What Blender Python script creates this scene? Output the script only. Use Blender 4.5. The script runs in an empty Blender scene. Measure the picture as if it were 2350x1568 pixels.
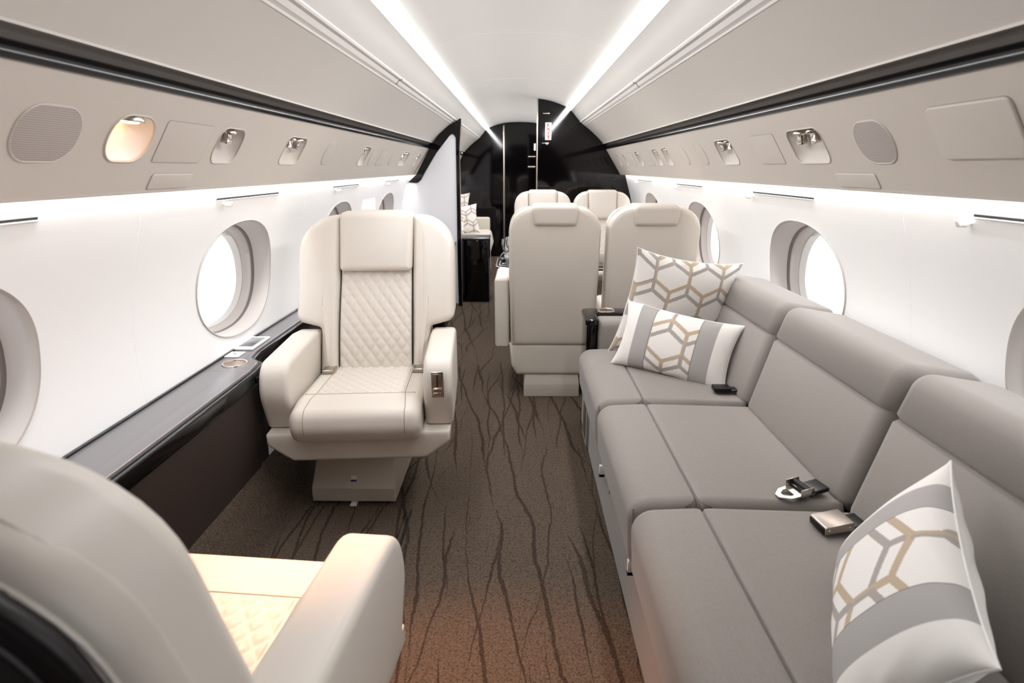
import bpy, bmesh, math, random
import numpy as np
from mathutils import Vector, Matrix, Euler
random.seed(7)
COL = bpy.context.scene.collection
PI = math.pi

# ------------------------------------------------------------------ materials
def s2l(c):
    return tuple((x/12.92 if x <= .04045 else ((x+.055)/1.055)**2.4) for x in [v/255 for v in c])

def mat(name, rgb, rough=.5, metal=0., coat=0., bump=None, vary=None, spec=.5, emit=None, emit_s=0., sheen=0.):
    m = bpy.data.materials.new(name); m.use_nodes = True
    nt = m.node_tree; b = nt.nodes['Principled BSDF']
    c = (*s2l(rgb), 1)
    b.inputs['Base Color'].default_value = c
    b.inputs['Roughness'].default_value = rough
    b.inputs['Metallic'].default_value = metal
    b.inputs['Coat Weight'].default_value = coat
    b.inputs['Specular IOR Level'].default_value = spec
    b.inputs['Sheen Weight'].default_value = sheen
    if emit:
        b.inputs['Emission Color'].default_value = (*emit, 1); b.inputs['Emission Strength'].default_value = emit_s
    tc = nt.nodes.new('ShaderNodeTexCoord')
    if vary:                       # (scale, amount, stretch)
        n = nt.nodes.new('ShaderNodeTexNoise'); n.inputs['Scale'].default_value = vary[0]; n.inputs['Detail'].default_value = 3
        mp = nt.nodes.new('ShaderNodeMapping'); mp.inputs['Scale'].default_value = vary[2] if len(vary) > 2 else (1, 1, 1)
        nt.links.new(tc.outputs['Object'], mp.inputs['Vector']); nt.links.new(mp.outputs['Vector'], n.inputs['Vector'])
        mx = nt.nodes.new('ShaderNodeMix'); mx.data_type = 'RGBA'
        a = vary[1]
        mx.inputs[6].default_value = (*[x*(1-a) for x in c[:3]], 1); mx.inputs[7].default_value = (*[min(1, x*(1+a)) for x in c[:3]], 1)
        nt.links.new(n.outputs['Fac'], mx.inputs[0]); nt.links.new(mx.outputs[2], b.inputs['Base Color'])
    if bump:                       # (scale, strength, distance)
        n = nt.nodes.new('ShaderNodeTexNoise'); n.inputs['Scale'].default_value = bump[0]; n.inputs['Detail'].default_value = 4
        nt.links.new(tc.outputs['Object'], n.inputs['Vector'])
        bp = nt.nodes.new('ShaderNodeBump'); bp.inputs['Strength'].default_value = bump[1]; bp.inputs['Distance'].default_value = bump[2]
        nt.links.new(n.outputs['Fac'], bp.inputs['Height']); nt.links.new(bp.outputs['Normal'], b.inputs['Normal'])
    return m

M = {}
M['ceiling'] = mat('ceiling_panel', (220, 217, 213), .55, bump=(300, .03, .001))
M['bin'] = mat('bin_panel_leather', (210, 205, 199), .5, bump=(350, .05, .001))
M['valance'] = mat('valance_leather', (207, 199, 190), .5, bump=(350, .08, .001))
M['wall'] = mat('sidewall_white', (240, 239, 238), .45, bump=(300, .03, .001))
M['soffit'] = mat('grey_soffit', (150, 146, 142), .45)
M['black'] = mat('black_lacquer', (6, 4, 5), .06, spec=.4)
M['blacktrim'] = mat('black_trim', (8, 6, 8), .2, spec=.25)
M['blacksatin'] = mat('black_satin', (14, 12, 13), .3)
M['leather'] = mat('cream_leather', (208, 200, 190), .42, bump=(420, .12, .001), vary=(6, .02))
M['leather2'] = mat('cream_leather_shell', (198, 189, 178), .42, bump=(420, .12, .001))
M['seam'] = mat('leather_seam', (150, 137, 122), .7)
M['shadeleather'] = mat('shaded_rear_leather', (22, 15, 14), .5, bump=(300, .1, .001))  # near-black colour stands in for shade on the nearest chair's rear face
M['brown'] = mat('brown_side_panel', (44, 33, 27), .6, bump=(350, .1, .001))
M['fabric'] = mat('grey_woven_fabric', (133, 126, 120), .85, bump=(700, .45, .0012), vary=(320, .14, (1, .35, 1)), sheen=.2)
M['fabricb'] = mat('grey_woven_fabric_back', (133, 126, 120), .85, bump=(700, .45, .0012), vary=(420, .13), sheen=.2)
M['fabricseam'] = mat('grey_fabric_seam', (84, 78, 74), .9)
M['chrome'] = mat('brushed_chrome', (205, 198, 190), .18, 1.)
M['nickel'] = mat('satin_nickel', (178, 168, 158), .3, 1., bump=(200, .1, .0005))
M['darkmetal'] = mat('dark_metal', (28, 25, 24), .35, .6)
M['ledge'] = mat('ledge_lacquer', (112, 108, 110), .35, coat=.15, vary=(3, .05))
M['white'] = mat('white_plastic', (235, 233, 230), .35)
M['greyplastic'] = mat('grey_plastic', (120, 118, 118), .3)
M['reveal'] = mat('window_reveal', (180, 173, 168), .45)
M['gasket'] = mat('window_gasket', (105, 94, 90), .5)
M['partition'] = mat('white_gloss_panel', (222, 222, 226), .12, coat=.3)
M['gap'] = mat('shadow_gap', (30, 27, 26), .8)
M['red'] = mat('exit_red', (180, 20, 30), .5)
M['blue'] = mat('sticker_blue', (40, 55, 110), .5)
M['slate'] = mat('screen_grey', (90, 92, 98), .15, coat=.5)
M['cupbrown'] = mat('cup_liner', (150, 120, 95), .22, 1.)
M['creamfab'] = mat('divan_cream', (196, 188, 176), .8, bump=(500, .3, .001))
M['stripe'] = M['fabric']

def speaker_mat():
    m = mat('speaker_mesh', (182, 174, 168), .6)
    nt = m.node_tree; b = nt.nodes['Principled BSDF']
    tc = nt.nodes.new('ShaderNodeTexCoord'); v = nt.nodes.new('ShaderNodeTexVoronoi'); v.inputs['Scale'].default_value = 260
    v.inputs['Randomness'].default_value = 0.; v.voronoi_dimensions = '2D'; v.inputs['Scale'].default_value = 230
    sx = nt.nodes.new('ShaderNodeSeparateXYZ'); cx = nt.nodes.new('ShaderNodeCombineXYZ'); mu = nt.nodes.new('ShaderNodeMath'); mu.operation = 'MULTIPLY'; mu.inputs[1].default_value = 1.18
    nt.links.new(tc.outputs['Object'], sx.inputs[0]); nt.links.new(sx.outputs['Y'], cx.inputs[0]); nt.links.new(sx.outputs['Z'], mu.inputs[0]); nt.links.new(mu.outputs[0], cx.inputs[1])
    nt.links.new(cx.outputs[0], v.inputs['Vector'])
    r = nt.nodes.new('ShaderNodeValToRGB'); r.color_ramp.elements[0].position = .25; r.color_ramp.elements[1].position = .42
    r.color_ramp.elements[0].color = (*s2l((132, 124, 119)), 1); r.color_ramp.elements[1].color = (*s2l((196, 188, 182)), 1)
    nt.links.new(v.outputs['Distance'], r.inputs['Fac']); nt.links.new(r.outputs['Color'], b.inputs['Base Color'])
    return m
M['speaker'] = speaker_mat()

def emis(name, rgb, s):
    m = bpy.data.materials.new(name); m.use_nodes = True; nt = m.node_tree; nt.nodes.clear()
    e = nt.nodes.new('ShaderNodeEmission'); e.inputs['Color'].default_value = (*rgb, 1); e.inputs['Strength'].default_value = s
    o = nt.nodes.new('ShaderNodeOutputMaterial'); nt.links.new(e.outputs[0], o.inputs[0]); return m
M['strip'] = emis('ceiling_wash_light', (.97, .98, 1.), 40)
M['wash'] = emis('sidewall_wash_light', (.96, .97, 1.), 42)
M['bulb'] = emis('warm_reading_bulb', (1., .5, .2), 14)

def glass_mat():
    m = bpy.data.materials.new('window_pane'); m.use_nodes = True; nt = m.node_tree; nt.nodes.clear()
    t = nt.nodes.new('ShaderNodeBsdfTransparent'); g = nt.nodes.new('ShaderNodeBsdfGlossy'); g.inputs['Roughness'].default_value = .02
    mx = nt.nodes.new('ShaderNodeMixShader'); mx.inputs[0].default_value = .04; o = nt.nodes.new('ShaderNodeOutputMaterial')
    nt.links.new(t.outputs[0], mx.inputs[1]); nt.links.new(g.outputs[0], mx.inputs[2]); nt.links.new(mx.outputs[0], o.inputs[0])
    return m
M['pane'] = glass_mat()
def clear_mat():
    m = bpy.data.materials.new('clear_glass'); m.use_nodes = True; b = m.node_tree.nodes['Principled BSDF']
    b.inputs['Transmission Weight'].default_value = 1.; b.inputs['Roughness'].default_value = .02; b.inputs['IOR'].default_value = 1.45
    return m
M['glass'] = clear_mat()

def pillow_mat():
    m = mat('pillow_jacquard', (230, 226, 221), .85, bump=(600, .25, .001))
    nt = m.node_tree; b = nt.nodes['Principled BSDF']
    a = nt.nodes.new('ShaderNodeVertexColor'); a.layer_name = 'pattern'
    nt.links.new(a.outputs['Color'], b.inputs['Base Color']); return m
M['pillow'] = pillow_mat()

def carpet_mat(name, dense=0.):
    m = bpy.data.materials.new(name); m.use_nodes = True; nt = m.node_tree; L = nt.links
    b = nt.nodes['Principled BSDF']; b.inputs['Roughness'].default_value = .95; b.inputs['Specular IOR Level'].default_value = .1
    def N(t, **k):
        n = nt.nodes.new(t)
        for a, v in k.items(): setattr(n, a, v)
        return n
    def math_(op, a, c=None, d=None):
        n = N('ShaderNodeMath', operation=op)
        for i, v in enumerate((a, c, d)):
            if v is None: continue
            if isinstance(v, (int, float)): n.inputs[i].default_value = v
            else: L.new(v, n.inputs[i])
        return n.outputs[0]
    g = N('ShaderNodeNewGeometry'); sp = N('ShaderNodeSeparateXYZ'); L.new(g.outputs['Position'], sp.inputs[0])
    X, Y = sp.outputs['X'], sp.outputs['Y']
    def noise(sx, sy, off, detail=2, scale=1.):
        cb = N('ShaderNodeCombineXYZ'); L.new(math_('MULTIPLY', X, sx), cb.inputs[0]); L.new(math_('MULTIPLY', Y, sy), cb.inputs[1]); cb.inputs[2].default_value = off
        n = N('ShaderNodeTexNoise'); n.inputs['Scale'].default_value = scale; n.inputs['Detail'].default_value = detail
        L.new(cb.outputs[0], n.inputs['Vector']); return n.outputs['Fac']
    tot = None
    for i, (k, amp, period, w, th) in enumerate([(.16, .12, .115, .070, .44), (-.13, .13, .15, .036, .47), (.05, .08, .082, .070, .47), (-.05, .16, .21, .026, .46)]):
        warp = math_('MULTIPLY', math_('SUBTRACT', noise(1.6, 1.1, i*7.3), .5), amp*2)
        warp2 = math_('MULTIPLY', math_('SUBTRACT', noise(30, 26, i*3.1), .5), .012)
        u = math_('ADD', math_('ADD', X, math_('MULTIPLY', Y, k)), math_('ADD', warp, warp2))
        fr = math_('PINGPONG', math_('DIVIDE', u, period), .5)       # 0..0.5
        wid = N('ShaderNodeMapRange'); wid.inputs['From Min'].default_value = th-dense; wid.inputs['From Max'].default_value = th-dense+.10; L.new(noise(3.2, .8, 20+i*5), wid.inputs['Value'])
        wd = math_('MULTIPLY', math_('MULTIPLY', math_('ADD', noise(60, 30, 40+i), .35), w), wid.outputs[0])
        edge = N('ShaderNodeMapRange'); edge.inputs['From Min'].default_value = -.006; edge.inputs['From Max'].default_value = .012; L.new(math_('SUBTRACT', wd, fr), edge.inputs['Value'])
        l = math_('MULTIPLY', edge.outputs[0], math_('GREATER_THAN', wd, .004))
        tot = l if tot is None else math_('MAXIMUM', tot, l)
    fine = N('ShaderNodeTexVoronoi'); fine.inputs['Scale'].default_value = 230; L.new(g.outputs['Position'], fine.inputs['Vector'])
    nz = noise(120, 120, 3., 3)
    mxa = N('ShaderNodeMix', data_type='RGBA'); mxa.inputs[6].default_value = (*s2l((70, 60, 51)), 1); mxa.inputs[7].default_value = (*s2l((117, 103, 90)), 1)
    L.new(math_('MULTIPLY_ADD', fine.outputs['Distance'], -.9, math_('ADD', nz, .35)), mxa.inputs[0])
    mxb = N('ShaderNodeMix', data_type='RGBA'); mxb.inputs[7].default_value = (*s2l((40, 28, 21)), 1)
    L.new(mxa.outputs[2], mxb.inputs[6]); L.new(math_('MULTIPLY', tot, .66), mxb.inputs[0]); L.new(mxb.outputs[2], b.inputs['Base Color'])
    bp = N('ShaderNodeBump'); bp.inputs['Strength'].default_value = .8; bp.inputs['Distance'].default_value = .004
    L.new(math_('ADD', math_('MULTIPLY', fine.outputs['Distance'], -1.), math_('MULTIPLY', tot, -.3)), bp.inputs['Height']); L.new(bp.outputs['Normal'], b.inputs['Normal'])
    return m
M['carpet'] = carpet_mat('loop_carpet', 0.)
M['carpet2'] = carpet_mat('loop_carpet_plate', .06)

# ------------------------------------------------------------------ object helpers
def tag(o, label=None, cat=None, group=None, kind=None):
    if label: o['label'] = label
    if cat: o['category'] = cat
    if group: o['group'] = group
    if kind: o['kind'] = kind
    return o

def thing(name, loc, label, cat, group=None, rz=0.):
    o = bpy.data.objects.new(name, None); COL.objects.link(o)
    o.location = loc; o.rotation_euler = (0, 0, rz); o.empty_display_size = .1
    return tag(o, label, cat, group)

def mesh(name, V, F, m, parent=None, smooth=True, ang=40, recalc=True):
    me = bpy.data.meshes.new(name)
    me.from_pydata([tuple(map(float, v)) for v in V], [], F)
    if recalc:
        bm = bmesh.new(); bm.from_mesh(me); bmesh.ops.remove_doubles(bm, verts=bm.verts, dist=1e-6)
        bmesh.ops.recalc_face_normals(bm, faces=bm.faces); bm.to_mesh(me); bm.free()
    if smooth:
        me.shade_smooth()
        me.set_sharp_from_angle(angle=math.radians(ang))
    me.materials.append(M[m] if isinstance(m, str) else m)
    o = bpy.data.objects.new(name, me); COL.objects.link(o)
    if parent: o.parent = parent
    return o

def copy_tree(o, parent=None):
    c = o.copy(); COL.objects.link(c); c.parent = parent
    for ch in o.children: copy_tree(ch, c)
    return c

def rounded(pts, n=5, keep=None):
    """pts: (u, v, r) -> closed outline with rounded corners"""
    out = []; N = len(pts)
    for i, p in enumerate(pts):
        r = p[2] if len(p) > 2 else 0
        P = np.array(p[:2]); A = np.array(pts[i-1][:2]) - P; B = np.array(pts[(i+1) % N][:2]) - P
        la, lb = np.linalg.norm(A), np.linalg.norm(B)
        ang = math.acos(max(-1, min(1, (A@B)/(la*lb))))
        if keep is not None and keep[i]:
            if r < 1e-5 or abs(ang-PI) < .02: out += [tuple(P)]*(n+1); continue
        elif r < 1e-5 or abs(ang-PI) < .02: out.append(tuple(P)); continue
        rn = lambda q: q[2] if len(q) > 2 else 0
        fa = .49 if rn(pts[i-1]) > .4*r else .86; fb = .49 if rn(pts[(i+1) % N]) > .4*r else .86
        t = min(r/math.tan(ang/2), la*fa, lb*fb)
        a = P + A/la*t; b = P + B/lb*t
        k = max(2, n)
        rr = t*math.tan(ang/2); bis = (A/la + B/lb); bis /= np.linalg.norm(bis); c = P + bis*(rr/math.sin(ang/2))
        a0 = math.atan2(*(a-c)[::-1]); a1 = math.atan2(*(b-c)[::-1])
        d = (a1-a0+PI) % (2*PI) - PI
        for j in range(k+1):
            q = a0 + d*j/k; out.append((c[0]+rr*math.cos(q), c[1]+rr*math.sin(q)))
    return out

def area(o): return .5*sum(o[i-1][0]*o[i][1]-o[i][0]*o[i-1][1] for i in range(len(o)))
def offset(o, d):
    """inset a CCW outline by d"""
    P = np.array(o); n = len(P)
    e = np.roll(P, -1, 0)-P; l = np.linalg.norm(e, axis=1, keepdims=True); l[l < 1e-9] = 1e-9; e = e/l
    nn = np.stack([-e[:, 1], e[:, 0]], 1)
    a = np.roll(nn, 1, 0); m = a+nn; den = 1+(a*nn).sum(1, keepdims=True); den[den < .3] = .3
    return [tuple(p) for p in P+m/den*d]

def corner_inset(pts, d):
    # inset a CCW cornered outline: sharp corners move by the mitre, radii shrink (grow when concave)
    N = len(pts); P = [np.array(p[:2], float) for p in pts]; out = []
    for i in range(N):
        a = P[i]-P[i-1]; b = P[(i+1) % N]-P[i]; a = a/np.linalg.norm(a); b = b/np.linalg.norm(b)
        na = np.array([-a[1], a[0]]); nb = np.array([-b[1], b[0]]); den = max(.35, 1+na@nb)
        q = P[i]+(na+nb)/den*d; cross = a[0]*b[1]-a[1]*b[0]
        r = pts[i][2] if len(pts[i]) > 2 else 0
        out.append((q[0], q[1], max(0, r-d) if cross > 0 else r+d if r > 0 else 0))
    return out

def centroid(o):
    A = cx = cy = 0
    for i in range(len(o)):
        k = o[i-1][0]*o[i][1]-o[i][0]*o[i-1][1]; A += k; cx += (o[i-1][0]+o[i][0])*k; cy += (o[i-1][1]+o[i][1])*k
    return np.array([cx/(3*A), cy/(3*A)])

def puff(name, pts, w0, w1, r0, r1, m, parent=None, M_=None, dome=0., n=5, seg=5, raw=False, ang=50, dome0=None, corner=True):
    """outline extruded from w0 to w1 with rounded rims (r0 at w0, r1 at w1) and domed caps"""
    if not raw and corner:
        if area([p[:2] for p in pts]) < 0: pts = pts[::-1]
        keep = [len(p) > 2 and p[2] > 1e-5 for p in pts]
        o = rounded(pts, n, keep)
        OFF = lambda d: rounded(corner_inset(pts, d), n, keep) if d > 1e-7 else o
    else:
        o = rounded(pts, n) if not raw else pts
        if area(o) < 0: o = o[::-1]
        OFF = lambda d: offset(o, d)
    rings = []
    c = centroid(o)
    d0 = dome if dome0 is None else dome0
    def doming(r, w, sgn, dm):
        base = np.array(OFF(r)); res = []
        if dm or r > .015:
            for s_, h in ((.8, .55), (.55, .85), (.25, 1.)):
                res.append(([tuple(x) for x in c+(base-c)*s_], w+sgn*dm*h))
        return res
    if r0:
        dd = doming(r0, w0, -1, d0); rings += dd[::-1]
        for k in range(seg): a = PI/2*k/seg; rings.append((OFF(r0*(1-math.sin(a))), w0+r0*(1-math.cos(a))))
        rings.append((o, w0+r0))
    else: rings.append((o, w0))
    if r1:
        rings.append((o, w1-r1))
        for k in range(1, seg+1): a = PI/2*k/seg; rings.append((OFF(r1*(1-math.cos(a))), w1-r1+r1*math.sin(a)))
        rings += doming(r1, w1, 1, dome)
    else: rings.append((o, w1))
    V = []; F = []; k = len(o)
    f = M_ or (lambda u, v, w: (u, v, w))
    for ring, w in rings: V += [f(u, v, w) for u, v in ring]
    for i in range(len(rings)-1):
        for j in range(k):
            a = i*k+j; b = i*k+(j+1) % k; F.append((a, b, b+k, a+k))
    F.append(tuple(range(k))[::-1]); F.append(tuple(range((len(rings)-1)*k, len(rings)*k)))
    return mesh(name, V, F, m, parent, ang=ang)

def box(name, lo, hi, m, parent=None, r=.003, M_=None):
    x0, y0, z0 = lo; x1, y1, z1 = hi
    r = min(r, (x1-x0)*.45, (y1-y0)*.45, (z1-z0)*.45)
    return puff(name, [(x0, y0, r), (x1, y0, r), (x1, y1, r), (x0, y1, r)], z0, z1, r, r, m, parent, M_, n=3, seg=3)

def tube(name, pts, r, m, parent=None, k=8, closed=False, M_=None):
    P = [np.array(p, float) for p in pts]
    V = []; F = []; n = len(P)
    prev = None
    for i in range(n):
        if closed: t = P[(i+1) % n]-P[i-1]
        else: t = P[min(i+1, n-1)]-P[max(i-1, 0)]
        t /= (np.linalg.norm(t)+1e-12)
        a = prev if prev is not None else (np.array([0, 0, 1.]) if abs(t[2]) < .9 else np.array([1., 0, 0]))
        u = a-t*(a@t); u /= np.linalg.norm(u); prev = u; v = np.cross(t, u)
        for j in range(k):
            q = 2*PI*j/k; V.append(tuple(P[i]+(u*math.cos(q)+v*math.sin(q))*r))
    for i in range(n if closed else n-1):
        for j in range(k):
            a = i*k+j; b = i*k+(j+1) % k; c = ((i+1) % n)*k
            F.append((a, b, c+(j+1) % k, c+j))
    if not closed: F.append(tuple(range(k))[::-1]); F.append(tuple(range((n-1)*k, n*k)))
    if M_: V = [M_(*v) for v in V]
    return mesh(name, V, F, m, parent, ang=60)

def lathe(name, prof, m, parent=None, k=24, M_=None, ang=40):
    """prof: (r, h) list, axis w"""
    V = []; F = []
    f = M_ or (lambda u, v, w: (u, v, w))
    for r, h in prof: V += [f(max(r, 1e-4)*math.cos(2*PI*j/k), max(r, 1e-4)*math.sin(2*PI*j/k), h) for j in range(k)]
    for i in range(len(prof)-1):
        for j in range(k): a = i*k+j; b = i*k+(j+1) % k; F.append((a, b, b+k, a+k))
    F.append(tuple(range(k))[::-1]); F.append(tuple(range((len(prof)-1)*k, len(prof)*k)))
    return mesh(name, V, F, m, parent, ang=ang)

def extr(name, prof, y0, y1, m, parent=None, sg=1, kind='structure', thick=0., ny=1, ang=35):
    """open profile (x,z) swept along y; optional thickness"""
    V = []; F = []; k = len(prof)
    for i in range(ny+1):
        y = y0+(y1-y0)*i/ny
        V += [(sg*x, y, z) for x, z in prof]
    for i in range(ny):
        for j in range(k-1): a = i*k+j; F.append((a, a+1, a+k+1, a+k))
    o = mesh(name, V, F, m, parent, ang=ang)
    if kind and not parent: o['kind'] = kind
    return o

# ------------------------------------------------------------------ camera
H = 1.24; FPX = 1400.; TH = math.atan(399/1400.); YAW = math.atan(17/1400.*math.cos(TH))
cd = bpy.data.cameras.new('camera'); cam = bpy.data.objects.new('camera', cd); COL.objects.link(cam)
cam.location = (0, 0, H); cam.rotation_euler = (PI/2-TH, 0, YAW)
cd.sensor_width = 36; cd.lens = FPX/2350*36; cd.clip_start = .02; cd.clip_end = 100
cd.dof.use_dof = True; cd.dof.focus_distance = 2.3; cd.dof.aperture_fstop = 4.5
bpy.context.scene.camera = cam

# ------------------------------------------------------------------ cabin shell
Y0, Y1 = -.45, 8.9
YL = 1.0                                             # the ceiling strips start here
YB = 5.85                                            # right bulkhead
CEIL = [(0, 1.842), (.08, 1.841), (.164, 1.836), (.23, 1.827), (.29, 1.813), (.35, 1.794), (.40, 1.775), (.422, 1.769)]
def half(prof, sg): return [(sg*x, z) for x, z in prof]
full = half(CEIL, -1)[::-1] + CEIL[1:]
c = extr('ceiling', full, Y0, Y1, 'ceiling')
for sg, side in ((-1, 'left'), (1, 'right')):
    # lip that hides nothing but carries the lamp, outer ceiling panel, rail, locker panel, grey soffit
    lamp = thing('ceiling_strip_light', (sg*.447, 3, 1.75), 'long white light strip along the %s side of the ceiling' % side, 'light')
    o = extr('diffuser', [(.422, 1.769), (.443, 1.754), (.460, 1.737)], YL, Y1-.05, 'strip', lamp, sg)
    o.location = (-sg*.447, -3, -1.75)
    extr('trim_%d' % (60+sg), [(.422, 1.769), (.443, 1.754), (.460, 1.737)], Y0, YL, 'ceiling', sg=sg)
    extr('ceiling_%s' % side, [(.460, 1.737), (.468, 1.732), (.50, 1.695), (.535, 1.654), (.546, 1.643)], Y0, Y1, 'ceiling', sg=sg)
    extr('trim_%d' % (1 if sg < 0 else 4), [(.546, 1.643), (.5445, 1.638), (.549, 1.632), (.556, 1.633), (.562, 1.630), (.571, 1.617), (.578, 1.615), (.583, 1.612), (.586, 1.606), (.590, 1.606)], Y0, Y1, 'ceiling', sg=sg, ang=25)
    extr('wall_bin_%s' % side, [(.590, 1.606), (.62, 1.584), (.66, 1.551), (.70, 1.516), (.735, 1.482), (.757, 1.459), (.761, 1.454), (.760, 1.449), (.755, 1.447)], Y0, Y1, 'bin', sg=sg)
    extr('trim_%d' % (2 if sg < 0 else 5), [(.755, 1.447), (.80, 1.452), (.806, 1.448), (.806, 1.432)], Y0, Y1, 'soffit', sg=sg, ang=30)
    extr('trim_%d' % (3 if sg < 0 else 6), [(.806, 1.434), (.795, 1.433), (.787, 1.428), (.783, 1.420), (.782, 1.410), (.784, 1.402), (.7905, 1.4015)], Y0, Y1, 'blacktrim', sg=sg, ang=50)

# underside of the valance, light trough
WALLP = [(1.25, .965), (1.19, .973), (1.08, 1.005), (.97, 1.038), (.87, 1.060), (.76, 1.070), (.62, 1.066), (.50, 1.048), (.3, 1.0), (.12, .93), (0, .87)]
wz = np.array([p[0] for p in WALLP][::-1]); wx = np.array([p[1] for p in WALLP][::-1])
_pz = np.polyfit(wz, wx, 5)
def wallx(z): return float(np.polyval(_pz, z))
for sg, side in ((-1, 'left'), (1, 'right')):
    extr('trim_%d' % (7 if sg < 0 else 8), [(.927, 1.186), (.930, 1.180), (.936, 1.178), (.940, 1.182), (.940, 1.245)], Y0, Y1, 'valance', sg=sg)
    extr('trim_%d' % (63+sg), [(.940, 1.243), (wallx(1.243), 1.243)], Y0, .75, 'valance', sg=sg)
    lamp = thing('sidewall_wash_light', (sg*.95, 3, 1.24), 'hidden light strip glowing behind the %s valance above the windows' % side, 'light')
    o = extr('diffuser', [(.940, 1.243), (wallx(1.243), 1.243)], .75, Y1, 'wash', lamp, sg); o.location = (-sg*.95, -3, -1.24)

# ---- valance panels with holes for the recessed fittings
VE = np.array([.137, -.217]); VL = float(np.linalg.norm(VE)); VE = VE/VL
VN = np.array([VE[1], -VE[0]])                       # towards the cabin: (-.846,-.534)
def val(sg):
    def f(y, v, w):
        x = .79+VE[0]*v+VN[0]*w; z = 1.403+VE[1]*v+VN[1]*w
        return (sg*x, y, z)
    return f
def rrect(u0, v0, u1, v1, r, k=5): return rounded([(u0, v0, r), (u1, v0, r), (u1, v1, r), (u0, v1, r)], k)

BAY = 1.30; WC = 2.27
left_items = [   # kind, y0, y1, (v0, v1)
    ('speaker', 1.075, 1.235), ('lamp', 1.322, 1.478), ('panel', 1.515, 1.742), ('tabp', 1.545, 1.74),
    ('eye', 1.79, 1.945), ('vent', 2.303, 2.50), ('oval', 2.785, 2.925), ('vent', 3.42, 3.56), ('oval', 3.645, 3.765),
    ('panel', 3.86, 4.05), ('oval', 4.22, 4.33), ('vent', 4.546, 4.80), ('eye', 5.2, 5.33)]
right_items = [
    ('bigpanel', 1.10, 1.325), ('speaker', 1.478, 1.63), ('vent', 1.80, 2.015), ('tabp', 1.615, 1.82), ('panel', 2.115, 2.32),
    ('vent', 2.54, 2.745), ('oval', 2.94, 3.065), ('oval', 3.262, 3.37), ('vent', 3.615, 3.755), ('vent', 3.872, 4.013),
    ('panel', 4.13, 4.32), ('vent', 4.46, 4.60), ('panel', 4.74, 4.93), ('eye', 5.08, 5.17), ('eye', 5.40, 5.49)]
for sg, items in ((-1, left_items), (1, right_items)):
    side = 'left' if sg < 0 else 'right'
    bm = bmesh.new(); f = val(sg); holes = []
    # split into y-bands so the ngon fill stays well behaved
    ys = sorted([(a, b, k) for k, a, b in items if k in ('vent', 'eye', 'lamp')])
    cuts = [Y0] + [(ys[i][1]+ys[i+1][0])/2 for i in range(len(ys)-1)] + [Y1]
    Vv = []; Ff = []
    for i, (a, b, k) in enumerate(ys):
        c0, c1 = cuts[i], cuts[i+1]
        r_ = .052 if k == 'lamp' else (.03 if k == 'vent' else .038)
        h = rrect(a, .064, b, .177, r_, 6)
        mid = ((a+b)/2, .12); n = len(h)
        b0, b1 = max(c0, mid[0]-.14), min(c1, mid[0]+.14)
        per = []
        for (u, v) in h:
            du, dv = u-mid[0], v-mid[1]
            t = min(((b1-mid[0])/du if du > 1e-9 else 1e9), ((b0-mid[0])/du if du < -1e-9 else 1e9), ((VL-mid[1])/dv if dv > 1e-9 else 1e9), ((0-mid[1])/dv if dv < -1e-9 else 1e9))
            per.append((mid[0]+du*t, mid[1]+dv*t))
        for cu, cv in ((b0, 0), (b1, 0), (b1, VL), (b0, VL)):      # snap the closest ray to each corner
            j = min(range(n), key=lambda q: abs((math.atan2(per[q][1]-mid[1], per[q][0]-mid[0])-math.atan2(cv-mid[1], cu-mid[0])+PI) % (2*PI)-PI))
            per[j] = (cu, cv)
        base = len(Vv)
        Vv += [f(u, v, 0) for u, v in h] + [f(u, v, 0) for u, v in per]
        for j in range(n): Ff.append((base+j, base+(j+1) % n, base+n+(j+1) % n, base+n+j))
        for q0, q1 in ((c0, b0), (b1, c1)):
            if q1-q0 > 1e-6:
                m_ = len(Vv); Vv += [f(q0, 0, 0), f(q1, 0, 0), f(q1, VL, 0), f(q0, VL, 0)]; Ff.append((m_, m_+1, m_+2, m_+3))
    o = mesh('wall_valance_%s' % side, Vv, Ff, 'valance', smooth=False); o['kind'] = 'structure'

# ---- fittings
def bowl(name, f, u0, v0, u1, v1, r, m, parent, depth=.05, rim=True):
    h = rrect(u0, v0, u1, v1, r, 6); c0 = np.array([(u0+u1)/2, (v0+v1)/2]); H_ = v1-v0
    V = []; F = []; ss = [1, .985, .95, .88, .76, .6, .4, .2, .04]; n = len(h)
    for s_ in ss:
        for p in h:
            q = c0+(np.array(p)-c0)*s_; t = 1-(q[1]-v0)/H_
            V.append(f(q[0], q[1], -depth*(1-s_**5)*(.12+.88*t**.8)))
    for i in range(len(ss)-1):
        for j in range(n): a = i*n+j; b = i*n+(j+1) % n; F.append((a, b, b+n, a+n))
    F.append(tuple(range((len(ss)-1)*n, len(ss)*n)))
    return mesh(name, V, F, m, parent, ang=70)
def rim(name, f, o, r, m, parent): return tube(name, [f(u, v, 0.0005) for u, v in o], r, m, parent, k=6, closed=True)

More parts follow.
